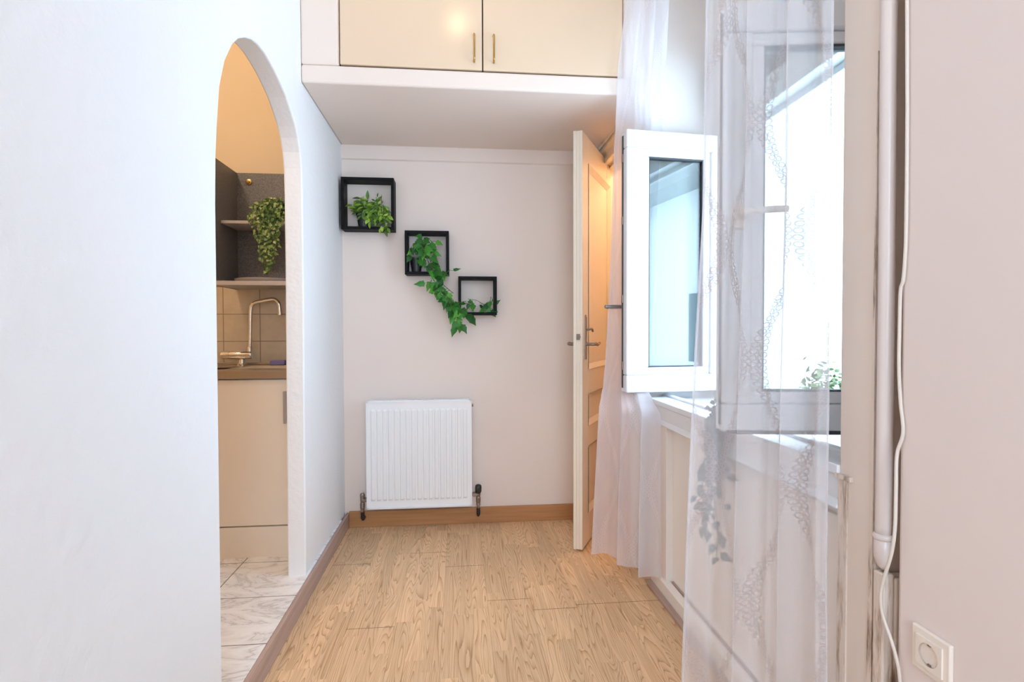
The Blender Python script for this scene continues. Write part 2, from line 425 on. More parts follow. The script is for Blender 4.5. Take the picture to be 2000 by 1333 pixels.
# ------------------------------------------------------------------ overhead cupboard
cup = thing('overhead_cupboard', 'built-in cream cupboard with two doors across the niche under the ceiling', 'cupboard', (0, 2.369, 2.169))
def mesh_at(name, fn, m, par, **k):
    bb = B(); fn(bb); bmesh.ops.translate(bb, vec=-Vector(par_world(par)), verts=bb.verts[:]); return obj(name, bb, m, par, **k)
def par_world(p):
    v = Vector(p.location)
    while p.parent: p = p.parent; v = v + Vector(p.location)
    return v
def fr(bb):
    box(bb, XL, XR, 2.369, YB, 2.169, 2.2455)
    box(bb, XL, -.499, 2.369, 2.42, 2.2455, CEIL); box(bb, .731, XR, 2.369, 2.42, 2.2455, CEIL)
    box(bb, -.499, .731, 2.369, 2.42, 2.80, CEIL)
    box(bb, -.499, .731, 2.40, 2.42, 2.2455, 2.80)
    box(bb, XJ-.05, XR, YB, YB2, 2.169, 2.22)
mesh_at('frame', fr, 'wall_smooth', cup, bevel=.012, seg=3)
for (x0, x1, hx) in ((-.494, .1045, .070), (.1095, .726, .1545)):
    d = thing('door_pivot', None, None); bpy.data.objects.remove(d)
    dd = mesh_at('door', lambda bb: box(bb, x0, x1, 2.3675, 2.386, 2.2505, 2.79), 'cup_front', cup, bevel=.0025)
    def hd(bb):
        tube(bb, smooth_path([(hx, 2.366, 2.283), (hx, 2.347, 2.287), (hx, 2.343, 2.30), (hx, 2.343, 2.38), (hx, 2.347, 2.392), (hx, 2.366, 2.396)], 5), .0042, 8)
    mesh_at('handle', hd, 'brass', dd, smooth=True)
b = None
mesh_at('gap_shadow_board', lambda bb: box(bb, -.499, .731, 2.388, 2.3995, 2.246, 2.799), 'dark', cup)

# ------------------------------------------------------------------ window_1
HX, HY1, HY2 = 1.222, 2.425, 1.372
win = thing('window_1', 'white plastic double casement window opened into the room', 'window', (1.2, 1.885, .806), kind='structure')
def wf(bb):
    y0, y1, X0, X1 = 1.325, 2.475, 1.205, 1.275
    box(bb, X0, X1, y0, y0+.05, .806, 2.43); box(bb, X0, X1, y1-.05, y1, .806, 2.43)
    box(bb, X0, X1, y0+.05, y1-.05, .806, .855); box(bb, X0, X1, y0+.05, y1-.05, 2.01, 2.12); box(bb, X0, X1, y0+.05, y1-.05, 2.38, 2.43)
    box(bb, X0+.02, X1-.01, 1.87, 1.93, 2.12, 2.38)
    box(bb, X1-.012, X1, y0+.045, y1-.045, 1.985, 2.012)
mesh_at('window_frame', wf, 'pvc', win, bevel=.004)
mesh_at('transom_pane', lambda bb: box(bb, 1.24, 1.246, 1.37, 2.43, 2.11, 2.385), 'glass', win)
def sash(free, hinge, z0, z1, handle_z, side):
    """local x runs from the hinge to the free edge; camera-facing side is local -y*side"""
    f, h = Vector(free), Vector(hinge); d = (f-h); L = d.length; a = math.atan2(d.y, d.x)
    s = thing('sash', None, None, (h.x, h.y, z0), a); s.parent = win; s.location = Vector((h.x, h.y, z0)) - Vector(win.location)
    H = z1-z0; T = .062; W1 = .078; W2 = .112
    bb = B()
    for (x0, x1, zz0, zz1) in ((0, L, 0, W1), (0, L, H-W1, H), (0, W1, W1, H-W1), (L-W1, L, W1, H-W1)): box(bb, x0, x1, -T/2, T/2, zz0, zz1)
    fr_ = obj('sash_frame', bb, 'pvc', s, bevel=.007, seg=3)
    bb = B(); e = .0
    for (x0, x1, zz0, zz1) in ((W1, L-W1, W1, W2), (W1, L-W1, H-W2, H-W1), (W1, W2, W2, H-W2), (L-W2, L-W1, W2, H-W2)): box(bb, x0, x1, -T/2+.010, T/2-.010, zz0, zz1)
    obj('glazing_bead', bb, 'pvc', s, bevel=.006, seg=3)
    bb = B(); g = .004
    for (x0, x1, zz0, zz1) in ((W2, L-W2, W2, W2+g), (W2, L-W2, H-W2-g*1.6, H-W2), (W2, W2+g, W2, H-W2), (L-W2-g, L-W2, W2, H-W2)): box(bb, x0, x1, -.016, .016, zz0, zz1)
    box(bb, .01, L-.01, T/2*side-.006, T/2*side+.003, -.004, .006)
    box(bb, L-.003, L+.003, side*.010-.006, side*.010+.006, .02, H-.02)
    obj('gasket', bb, 'rubber', s)
    bb = B(); box(bb, W2-.01, L-W2+.01, -.006, -.002, W2-.01, H-W2+.01); box(bb, W2-.01, L-W2+.01, .002, .006, W2-.01, H-W2+.01); obj('pane', bb, 'glass', s)
    bb = B()
    for zz in (.12, H*.36, H*.66, H-.12): box(bb, L-.001, L+.005, side*.010-.008, side*.010+.008, zz-.018, zz+.018)
    obj('espagnolette', bb, 'iron', s, bevel=.002)
    bb = B(); hz = handle_z - z0; yy = side*T/2
    box(bb, L-.052, L-.024, min(yy, yy+side*.012), max(yy, yy+side*.012), hz-.035, hz+.035)
    tube(bb, [(L-.038, yy, hz), (L-.038, yy+side*.045, hz)], .008, 10)
    return s, bb, L, hz, yy
s1, bb, L, hz, yy = sash((.735, 2.372), (HX, HY1-.005), .844, 2.012, 1.232, -1)
tube(bb, smooth_path([(L-.036, yy-.045, hz), (L-.02, yy-.050, hz), (L+.03, yy-.050, hz), (L+.058, yy-.048, hz)], 4), [.009]*13, 10)
obj('handle', bb, 'grey', s1, smooth=False, bevel=.001)
s2, bb, L, hz, yy = sash((.724, 1.452), (HX, HY2+.005), .844, 2.012, 1.437, 1)
tube(bb, smooth_path([(L-.038, yy+.045, hz), (L-.05, yy+.048, hz+.002), (L-.10, yy+.048, hz+.006), (L-.15, yy+.046, hz+.008)], 4), [.009]*13, 10)
obj('handle', bb, 'outlet', s2)

# ------------------------------------------------------------------ door_1
hx, hy = .950, 3.325; fx, fy = .597, 2.674
DL = math.hypot(fx-hx, fy-hy); DA = math.atan2(fy-hy, fx-hx)
door = thing('door_1', 'cream panelled door standing ajar in front of the back wall', 'door', (hx, hy, 0), DA, kind='structure')
Z0, Z1 = .012, 2.118
bb = B(); T = .019; m_ = .115; RC = .015
zs = [(.92, 1.985), (.625, .79), (.165, .515)]
box(bb, 0, DL, -T, T-RC, Z0, Z1)
box(bb, 0, m_, T-RC, T, Z0, Z1); box(bb, DL-m_, DL, T-RC, T, Z0, Z1)
rails = [(Z0, .165), (.515, .625), (.79, .92), (1.985, Z1)]
for r0, r1 in rails: box(bb, m_, DL-m_, T-RC, T, r0, r1)
for z0, z1 in zs:   # bevelled mouldings
    q = .026
    for (pts) in (((m_, z0), (DL-m_, z0), (DL-m_-q, z0+q), (m_+q, z0+q)), ((m_, z1), (DL-m_, z1), (DL-m_-q, z1-q), (m_+q, z1-q)),
                  ((m_, z0), (m_, z1), (m_+q, z1-q), (m_+q, z0+q)), ((DL-m_, z0), (DL-m_, z1), (DL-m_-q, z1-q), (DL-m_-q, z0+q))):
        v = [bb.verts.new((pts[0][0], T+.003, pts[0][1])), bb.verts.new((pts[1][0], T+.003, pts[1][1])), bb.verts.new((pts[2][0], T-RC+.001, pts[2][1])), bb.verts.new((pts[3][0], T-RC+.001, pts[3][1]))]
        bb.faces.new(v)
box(bb, DL-.006, DL+.006, -T-.008, -T+.008, Z0, Z1)    # rebate lip
obj('door_leaf', bb, 'cream', door, bevel=.0025)
def lever(side, name):
    bb = B(); y = side*T; hx_ = DL-.055
    box(bb, hx_-.012, hx_+.012, min(y, y+side*.006), max(y, y+side*.006), .975, 1.190)
    lathe(bb, [(.012, 0), (.012, .004)], (hx_, y, 1.19), (0, side, 0), 12)
    tube(bb, smooth_path([(hx_, y, 1.052), (hx_, y+side*.045, 1.052), (hx_-.02, y+side*.052, 1.054), (hx_-.06, y+side*.050, 1.050), (hx_-.10, y+side*.050, 1.056)], 5),
         [.008]*8+[.0095]*8+[.007]*5, 10)
    o = obj(name, bb, 'iron', door, bevel=.001)
    if side > 0:
        bb = B(); tube(bb, smooth_path([(hx_, y, 1.128), (hx_, y+.022, 1.128), (hx_-.018, y+.030, 1.130), (hx_-.035, y+.030, 1.118)], 4), .0055, 8)
        obj('latch_turn', bb, 'iron', o)
lever(1, 'door_handle'); lever(-1, 'door_handle')
bb = B(); box(bb, DL+.0, DL+.004, -.013, .013, .96, 1.16); obj('lock_plate', bb, 'cream', door)
bb = B(); box(bb, DL+.003, DL+.012, -.008, .008, 1.075, 1.105); tube(bb, [(DL+.003, .004, 1.09), (DL+.015, .004, 1.09)], .008, 8); obj('lock_bolt', bb, 'iron', door)
# architrave
b = B()
def arc(bb, y0, y1, z0, z1):
    box(bb, XR-.026, XR, y0, y1, z0, z1)
b2 = b
box(b, XR-.030, XR, 2.50, 2.575, 0, 2.20); box(b, XR-.046, XR, 2.49, 3.42, 2.135, 2.165+.0)
prism(b, [(XR, 2.165), (XR-.050, 2.165), (XR-.062, 2.150), (XR-.062, 2.1685), (XR, 2.1685)], 1, 2.49, 3.42)
box(b, XR-.022, XR, 2.49, 3.42, 2.085, 2.135)
box(b, XR+.0, .985, 2.56, 2.585, 0, 2.135); box(b, XR, .985, 2.56, 3.365, 2.105, 2.135)
box(b, .90, .93, 2.585, 2.60, 0, 2.105); box(b, .90, .93, 2.585, 3.365, 2.09, 2.105)
struct('trim_6', b, 'cream', 'cream moulded architrave around the open doorway', 'door frame', bevel=.003)
b = B(); box(b, .828, .872, 2.485, 2.53, 0, .10); box(b, .822, .87, 2.48, 2.535, 0, .018); struct('trim_7', b, 'white_gloss', 'white architrave foot beside the curtain hem', 'trim', bevel=.006)
ct = thing('door_catch', 'small metal catch with a dark hole under the door head', 'door catch', (.838, 3.13, 2.055))
bb = B(); box(bb, -.03, .03, -.004, .004, -.04, .03); obj('plate', bb, 'white_gloss', ct, bevel=.003)
bb = B(); lathe(bb, [(.013, 0), (.013, .006)], (-.006, -.004, -.004), (0, -1, 0), 14); obj('hole', bb, 'dark', ct)

# ------------------------------------------------------------------ radiator
rx0, rx1, rz0, rz1, ryf, ryb = -.512, .064, .134, .728, 3.053, 3.118
rad = thing('radiator', 'white panel radiator with vertical ridges under the shelves', 'radiator', ((rx0+rx1)/2, ryf, 0))
def rp(bb):
    nr = 17; w_ = (rx1-rx0-.036)/nr; X = [rx0, rx0+.018]; D = [0, 0]
    for i in range(nr):
        x0 = rx0+.018+i*w_
        for f, d in ((.0, 0), (.10, 0), (.24, 1), (.74, 1), (.88, 0)): X.append(x0+f*w_+1e-4); D.append(d)
    X += [rx1-.018, rx1]; D += [0, 0]
    Z = [rz0, rz0+.040, rz0+.050, rz1-.052, rz1-.042, rz1]; K = [0, 0, 1, 1, 0, 0]
    g = [[bb.verts.new((x, ryf - (.007*d*k if True else 0), z)) for x, d in zip(X, D)] for z, k in zip(Z, K)]
    for i in range(len(Z)-1):
        for j in range(len(X)-1): bb.faces.new((g[i][j], g[i][j+1], g[i+1][j+1], g[i+1][j]))
    # rim flange and back
    for (x0, x1, z0, z1) in ((rx0-.004, rx0+.004, rz0, rz1), (rx1-.004, rx1+.004, rz0, rz1), (rx0, rx1, rz0-.004, rz0+.006), (rx0, rx1, rz1-.006, rz1+.002)):
        box(bb, x0, x1, ryf-.005, ryf+.010, z0, z1)
    box(bb, rx0+.006, rx1-.006, ryf+.002, ryf+.014, rz0+.004, rz1-.004)
mesh_at('panel', rp, 'rad', rad)
mesh_at('convector', lambda bb: [box(bb, rx0+.02+i*.02, rx0+.0215+i*.02, ryf+.014, ryb-.012, rz0+.03, rz1-.03) for i in range(27)] and box(bb, rx0+.006, rx1-.006, ryb-.012, ryb, rz0+.01, rz1-.01), 'rad', rad)
mesh_at('side_cover', lambda bb: box(bb, rx0-.003, rx0+.003, ryf+.006, ryb, rz0+.01, rz1-.004), 'rad', rad)
mesh_at('side_cover', lambda bb: box(bb, rx1-.003, rx1+.003, ryf+.006, ryb, rz0+.01, rz1-.004), 'rad', rad)
def grille(bb):
    for y in (ryf+.012, ryb-.012): box(bb, rx0+.01, rx1-.01, y-.004, y+.004, rz1-.006, rz1+.006)
    n = 66
    for i in range(n):
        x = rx0+.012+(rx1-rx0-.024)*i/(n-1)
        box(bb, x-.0014, x+.0014, ryf+.012, ryb-.012, rz1-.004, rz1+.005)
    box(bb, (rx0+rx1)/2-.01, (rx0+rx1)/2+.01, ryf+.012, ryb-.012, rz1-.004, rz1+.005)
mesh_at('top_grille', grille, 'rad', rad)
mesh_at('grille_interior', lambda bb: box(bb, rx0+.012, rx1-.012, ryf+.016, ryb-.013, rz1-.016, rz1-.010), 'dark', rad)
def valve(x, sx, z, head):
    def v(bb):
        tube(bb, [(x-sx*.035, 3.075, z), (x, 3.075, z)], .010, 10); lathe(bb, [(.014, -.012), (.014, .012)], (x-sx*.018, 3.075, z), (1, 0, 0), 6)
        lathe(bb, [(.010, -.05), (.013, -.045), (.013, -.02), (.010, -.015), (.013, 0), (.012, .018)], (x, 3.075, z), (0, 0, 1), 12)
        tube(bb, [(x, 3.075, z-.05), (x, 3.075, .085)], .0065, 8); lathe(bb, [(.011, 0), (.011, .016)], (x, 3.075, z-.066), (0, 0, 1), 6)
    o = mesh_at('valve', v, 'iron', rad)
    mesh_at('pipe_sleeve', lambda bb: (tube(bb, [(x, 3.075, .110), (x, 3.075, .072)], .0105, 10), tube(bb, smooth_path([(x, 3.075, .08), (x, 3.082, .066), (x, 3.100, .06), (x, 3.136, .06)], 4), .0085, 8)), 'pot', o)
    if head:
        mesh_at('thermostat_head', lambda bb: lathe(bb, [(.014, .0), (.018, .008), (.019, .030), (.017, .044), (.010, .048)], (x, 3.072, z+.008), (0, -.15, 1), 16), 'black_knob', o, smooth=True)
    else:
        mesh_at('valve_cap', lambda bb: lathe(bb, [(.013, 0), (.014, .016), (.010, .024)], (x, 3.075, z+.012), (0, 0, 1), 12), 'iron', o)
valve(-.543, -1, .178, False); valve(.104, 1, .190, True)
mesh_at('bleed_valve', lambda bb: tube(bb, [(rx1, 3.08, rz1-.03), (rx1+.014, 3.08, rz1-.03)], .008, 8), 'iron', rad)

# ------------------------------------------------------------------ cube shelves
def cube_shelf(x0, z1, s, label):
    t = thing('cube_shelf', label, 'shelf', (x0+s/2, YB-.05, z1-s), group='black cube shelves stepping down the back wall')
    th = .016
    def f(bb):
        box(bb, x0, x0+s, YB-.100, YB-.001, z1-s, z1-s+th); box(bb, x0, x0+s, YB-.100, YB-.001, z1-th, z1)
        box(bb, x0, x0+th, YB-.100, YB-.001, z1-s+th, z1-th); box(bb, x0+s-th, x0+s, YB-.100, YB-.001, z1-s+th, z1-th)
    mesh_at('frame', f, 'black', t, bevel=.0015); return t
cube_shelf(-.640, 1.966, .285, 'largest black cube shelf, topmost, holding the small black pot')
cube_shelf(-.298, 1.679, .243, 'middle black cube shelf where the ivy trail begins')
cube_shelf(-.004, 1.427, .217, 'smallest black cube shelf, lowest on the wall')

# ------------------------------------------------------------------ leaves
def leaf(bm, p, d, n, L, W, fold=.25, curl=.15, kind='ovate'):
    d = Vector(d).normalized(); n = Vector(n); s = d.cross(n)
    if s.length < 1e-3: s = d.cross(Vector((1, .2, .1)))
    s.normalize(); n = s.cross(d).normalized(); p = Vector(p)
    prof = {'ovate': ((.0, .0), (.14, .72), (.34, 1.0), (.62, .74), (.85, .30), (1, 0)), 'lance': ((0, 0), (.2, .6), (.45, 1), (.7, .75), (.88, .35), (1, 0)),
            'ivy': ((0, .25), (.10, .95), (.26, .80), (.45, .85), (.72, .36), (1, 0))}[kind]
    mid, l, r = [], [], []
    for t, w_ in prof:
        c = p + d*(t*L) - n*(curl*L*t*t)
        mid.append(bm.verts.new(c)); ww = w_*W/2
        l.append(bm.verts.new(c + s*ww + n*ww*fold) if ww > 1e-4 else None); r.append(bm.verts.new(c - s*ww + n*ww*fold) if ww > 1e-4 else None)
    for i in range(len(prof)-1):
        for side, flip in ((l, 0), (r, 1)):
            q = [mid[i], mid[i+1]] + ([side[i+1]] if side[i+1] else []) + ([side[i]] if side[i] else [])
            if len(q) >= 3: bm.faces.new(q[::-1] if flip else q)
def rnd(a, b): return random.uniform(a, b)
def vine(fb, sb, path, step, Lr, kind, spread=.03, sr=.0015, face=(0, -1, 0), wr=.72, stem_len=.02, hug=None):
    pts = smooth_path(path, 10); tube(sb, pts, sr, 5)
    acc = 0
    for a, b_ in zip(pts, pts[1:]):
        acc += (b_-a).length
        if acc >= step:
            acc = 0
            tdir = (b_-a).normalized()
            side = Vector((rnd(-1, 1), rnd(-.8, .35), rnd(-.9, .6)))
            d = (side + tdir*.4 + Vector((0, 0, -.35))).normalized()
            q = a + d*stem_len*rnd(.5, 1.4) + Vector((rnd(-spread, spread), rnd(-spread, spread)*.5, rnd(-spread, spread)*.6))
            if hug is not None: q.y = min(q.y, hug)
            tube(sb, [a, (a+q)/2+Vector((0, 0, .003)), q], sr*.6, 4)
            L = rnd(*Lr)
            if hug is not None and q.y + d.y*L > hug: d.y = -abs(d.y)*.5; d.normalize()
            leaf(fb, q, d, Vector(face)+Vector((rnd(-.6, .6), rnd(-.3, .3), rnd(-.2, .9))), L, L*wr*rnd(.85, 1.15), rnd(.1, .4), rnd(0, .3), kind)
def pot(par, c, r, h, m='pot'):
    bb = B(); prof = [(r*.72, 0), (r*.96, h*.86), (r*1.06, h*.86), (r*1.08, h), (r*.95, h), (r*.92, h*.88), (.001, h*.86)]
    lathe(bb, prof, Vector(c)-par_world(par), (0, 0, 1), 20); o = obj('pot', bb, m, par); shade_auto(o); return o
def add(name, bm, m, par):
    bmesh.ops.translate(bm, vec=-par_world(par), verts=bm.verts[:]); return obj(name, bm, m, par, keep=True)
# 1 pot plant in the top cube
pz = 1.966-.285+.016
p1 = thing('potted_plant', 'small green plant in a black pot, left in the topmost cube shelf', 'plant', (-.525, 3.10, pz))
pot(p1, (-.525, 3.10, pz+.0), .042, .078)
fb, sb = B(), B()
for i in range(12):
    a = rnd(0, 2*pi); r_ = rnd(.02, .065); top = Vector((-.525+cos(a)*r_*1.2, 3.095+sin(a)*r_*.45, pz+.078+rnd(.04, .085)))
    base = Vector((-.525+cos(a)*.015, 3.10, pz+.068)); path = [base, (base+top)/2+Vector((0, 0, .015)), top]
    tube(sb, smooth_path(path, 4), .0014, 5)
    for k in range(7):
        t = .3+.7*k/6; q = base.lerp(top, t)
        dr = Vector((rnd(-1, 1)+cos(a)*.4, rnd(-.7, .2), rnd(-.1, .8)))
        L = rnd(.030, .050)
        leaf(fb, q, dr, (rnd(-.4, .4), -1, .6), L, L*.40, .3, .3, 'lance')
add('foliage', fb, 'leaf_lime', p1); add('stems', sb, 'stem', p1)
p1b = thing('trailing_plant', 'bright lime leafy sprig spilling over the front edge of the topmost cube shelf', 'plant', (-.43, 3.07, pz))
fb, sb = B(), B()
for i in range(13):
    x = rnd(-.50, -.40); xe = x+rnd(-.03, .035); ze = rnd(1.665, 1.80)
    vine(fb, sb, [(-.455+rnd(-.02, .02), 3.09, pz+.09+rnd(-.01, .05)), (x, 3.055, pz+rnd(.05, .12)), (xe, 3.035, (ze+pz+.04)/2), (min(xe, -.365), 3.035, ze)], .011, (.028, .044), 'lance', .006, .0012, wr=.45, stem_len=.006)
for i in range(3):
    vine(fb, sb, [(-.46, 3.10, pz+.01), (-.47+.02*i, 3.09, pz+.09), (-.485+.03*i, 3.08, pz+.15+.015*i)], .014, (.02, .032), 'lance', .005, .0012, wr=.45, stem_len=.006)
add('foliage', fb, 'leaf_lime', p1b); add('stems', sb, 'stem', p1b)
# 2 ivy
z2 = 1.679-.243+.016
p2 = thing('trailing_ivy', 'long green ivy in a black pot trailing from the middle cube to the lowest cube', 'plant', (-.235, 3.095, z2))
pot(p2, (-.238, 3.10, z2), .036, .082)
fb, sb = B(), B()
hg = 3.148
mainp = [(-.235, 3.09, 1.555), (-.21, 3.06, 1.61), (-.17, 3.03, 1.56), (-.15, 3.025, 1.48), (-.135, 3.03, 1.40), (-.07, 3.04, 1.32), (-.02, 3.03, 1.27), (.02, 3.03, 1.235), (.05, 3.03, 1.20)]
vine(fb, sb, mainp, .011, (.046, .070), 'ivy', .022, .002, hug=hg)
vine(fb, sb, [(-.24, 3.09, 1.55), (-.25, 3.05, 1.60), (-.21, 3.02, 1.60), (-.165, 3.02, 1.50), (-.13, 3.02, 1.44), (-.10, 3.03, 1.39), (-.03, 3.035, 1.33)], .012, (.044, .066), 'ivy', .024, .002, hug=hg)
vine(fb, sb, [(-.235, 3.09, 1.55), (-.20, 3.07, 1.62), (-.18, 3.05, 1.64), (-.13, 3.04, 1.60)], .012, (.042, .062), 'ivy', .02, .0018, hug=hg)
vine(fb, sb, [(-.15, 3.03, 1.45), (-.08, 3.02, 1.44), (-.05, 3.03, 1.46)], .022, (.042, .056), 'ivy', .010, .0016, hug=hg)
vine(fb, sb, [(-.15, 3.03, 1.40), (-.16, 3.02, 1.37), (-.12, 3.02, 1.33), (-.05, 3.02, 1.30), (-.02, 3.02, 1.22), (.015, 3.03, 1.15)], .016, (.044, .062), 'ivy', .016, .0018, hug=hg)
vine(fb, sb, [(-.02, 3.03, 1.26), (.03, 3.03, 1.285), (.06, 3.035, 1.24)], .016, (.040, .055), 'ivy', .012, .0015, hug=hg)
vine(fb, sb, [(-.06, 3.02, 1.30), (-.04, 3.02, 1.24), (.0, 3.02, 1.19), (.015, 3.02, 1.145)], .020, (.044, .060), 'ivy', .012, .0015, hug=hg)
add('foliage', fb, 'leaf_ivy', p2); add('stems', sb, 'stem', p2)
# 3 cutting in lowest cube
z3 = 1.427-.217+.016
p3 = thing('ivy_cutting', 'dark curled ivy sprig at the right inside the lowest cube shelf', 'plant', (.17, 3.10, z3))
fb, sb = B(), B()
vine(fb, sb, [(.05, 3.06, 1.30), (.10, 3.07, 1.292), (.135, 3.08, 1.27), (.16, 3.09, 1.245), (.155, 3.09, z3+.006)], .016, (.036, .050), 'ivy', .006, .0014, hug=3.14)
vine(fb, sb, [(.16, 3.09, z3+.004), (.175, 3.09, 1.27), (.18, 3.09, 1.315)], .011, (.038, .052), 'ivy', .008, .0014, hug=3.14)
add('foliage', fb, 'leaf_ivy', p3); add('stems', sb, 'stem', p3)

# ------------------------------------------------------------------ kitchen
kc = thing('base_cabinet', 'white kitchen base cabinet under the steel sink top', 'cabinet', (-1.1, 2.8, .083))
mesh_at('body', lambda bb: box(bb, -1.62, -.735, 2.588, 3.02, .20, .905), 'cab_white', kc)
dd = mesh_at('door', lambda bb: box(bb, -1.30, -.740, 2.569, 2.587, .231, .902), 'cab_white', kc, bevel=.002)
mesh_at('handle', lambda bb: box(bb, -.803, -.789, 2.556, 2.5685, .700, .848), 'handle_grey', dd, bevel=.002)
mesh_at('plinth', lambda bb: box(bb, -1.62, -.735, 2.572, 2.588, .083, .224), 'cab_white', kc)
mesh_at('door', lambda bb: box(bb, -1.62, -1.304, 2.569, 2.587, .231, .902), 'cab_white', kc, bevel=.002)
st = thing('sink_top', 'brushed steel sink worktop with a dark front edge', 'sink worktop', (-1.1, 2.8, .908))
def stf(bb):
    box(bb, -1.62, -.735, 2.555, 2.575, .908, .946); box(bb, -1.62, -.735, 2.575, 2.66, .936, .945)
    box(bb, -1.62, -.735, 2.90, 3.02, .936, .945); box(bb, -1.62, -1.52, 2.66, 2.90, .936, .945); box(bb, -1.10, -.735, 2.66, 2.90, .936, .945)
    box(bb, -1.62, -.735, 3.005, 3.02, .945, .957)
    for i in range(6): box(bb, -1.05, -.76, 2.69+i*.035, 2.70+i*.035, .9449, .948)
mesh_at('top', stf, 'steel', st, bevel=.002)
mesh_at('basin', lambda bb: box(bb, -1.52, -1.10, 2.66, 2.90, .909, .914), 'steel', st)
fc = thing('kitchen_tap', 'chrome swan neck mixer tap standing on the sink top', 'tap', (-1.135, 2.95, .945))
FXc, FYc = -1.128, 2.945
def body(bb):
    lathe(bb, [(.026, 0), (.026, .006), (.017, .010), (.015, .03), (.019, .035)], (FXc, FYc, .945), (0, 0, 1), 20)
    # horizontal cartridge body
    lathe(bb, [(.001, -.1), (.019, -.1), (.021, -.095), (.021, -.062), (.018, -.060), (.018, -.055), (.0215, -.053), (.0215, .048), (.019, .052), (.001, .052)], (FXc+.0, FYc, .999), (1, 0, 0), 20)
o = mesh_at('body', body, 'chrome', fc); shade_auto(o, 40)
def spout(bb):
    x = FXc+.040; z = .999
    pts = [(x, FYc, z+.015), (x+.002, FYc, z+.06), (x+.006, FYc, z+.20), (x+.008, FYc, 1.235), (x+.014, FYc, 1.258), (x+.030, FYc, 1.273), (x+.06, FYc, 1.281), (x+.108, FYc, 1.290), (x+.130, FYc, 1.288), (x+.146, FYc, 1.272), (x+.152, FYc, 1.250), (x+.154, FYc, 1.215)]
    tube(bb, smooth_path(pts, 5), .0095, 14)
    lathe(bb, [(.013, .0), (.013, .022), (.010, .026)], (x, FYc, z+.018), (0, 0, 1), 14); lathe(bb, [(.0115, 0), (.0115, .018)], (x+.154, FYc, 1.208), (0, 0, 1), 12)
o = mesh_at('spout', spout, 'chrome', fc); shade_auto(o, 50)
b = B(); box(b, -.975, -.90, 2.90, 2.945, .9465, .972); tag(obj('sponge', b, 'sponge', bevel=.005), 'lilac sponge lying on the sink top right of the tap', 'sponge')
wc = thing('wall_cabinet', 'open dark grey wall cabinet with a pale shelf above the sink', 'cabinet', (-1.1, 2.9, 1.345))
mesh_at('side_panel', lambda bb: box(bb, -1.183, -1.165, 2.72, 3.02, 1.345, 1.96), 'lam_dark', wc, bevel=.001)
mesh_at('side_panel', lambda bb: box(bb, -.752, -.734, 2.72, 3.02, 1.345, 1.96), 'lam_dark', wc, bevel=.001)
mesh_at('back_panel', lambda bb: box(bb, -1.165, -.752, 3.006, 3.0215, 1.366, 1.96), 'lam_dark', wc)
mesh_at('bottom_board', lambda bb: box(bb, -1.165, -.752, 2.72, 3.006, 1.345, 1.366), 'shelf_grey', wc, bevel=.002)
mesh_at('shelf', lambda bb: box(bb, -1.163, -.754, 2.80, 3.004, 1.655, 1.670), 'shelf_grey', wc, bevel=.002)
o = mesh_at('cam_fitting', lambda bb: lathe(bb, [(.001, 0), (.015, 0), (.015, .006), (.008, .007), (.007, .012), (.001, .012)], (-1.103, 3.006, 1.912), (0, -1, 0), 18), 'brass', wc)
b = B(); lathe(b, [(.135, 0), (.155, .014), (.157, .018), (.148, .018), (.13, .006)], (-.97, 2.885, 1.3665), (0, 0, 1), 36); o = obj('serving_tray', b, 'shelf_grey'); shade_auto(o)
tag(o, 'pale tray lying on the bottom board of the open wall cabinet', 'tray')
kp = thing('trailing_plant', 'mottled green plant trailing from the pale shelf inside the kitchen', 'plant', (-.93, 2.84, 1.670))
pot(kp, (-.92, 2.86, 1.6705), .045, .07)
fb, sb = B(), B()
for i in range(26):
    ax = rnd(-1.02, -.86); zend = 1.66 - rnd(.02, .27)*(1 if i % 3 else .3)
    p = [(-.92+rnd(-.03, .03), 2.85, 1.735), (-.92+(ax+.92)*.6, 2.80+rnd(-.01, .02), 1.755+rnd(-.01, .03)), (ax, 2.775+rnd(-.02, .01), 1.69), (ax+(-.935-ax)*.45, 2.775, (1.66+zend)/2), (-.935+(ax+.935)*.35, 2.775, zend)]
    vine(fb, sb, p, .0095, (.014, .023), 'ovate', .008, .0009, wr=.8, stem_len=.006)
for i in range(90):
    a = rnd(0, 2*pi); r_ = rnd(0, .085); q = (-.93+cos(a)*r_, 2.83-abs(sin(a))*r_*.6, 1.74+rnd(-.02, .055)*(1-r_*6)); L = rnd(.014, .024)
    leaf(fb, q, (rnd(-1, 1), rnd(-1, .2), rnd(-.3, .6)), (rnd(-.5, .5), -1, rnd(0, 1)), L, L*.8, .25, .2)
add('foliage', fb, 'leaf_small', kp); add('stems', sb, 'stem', kp)

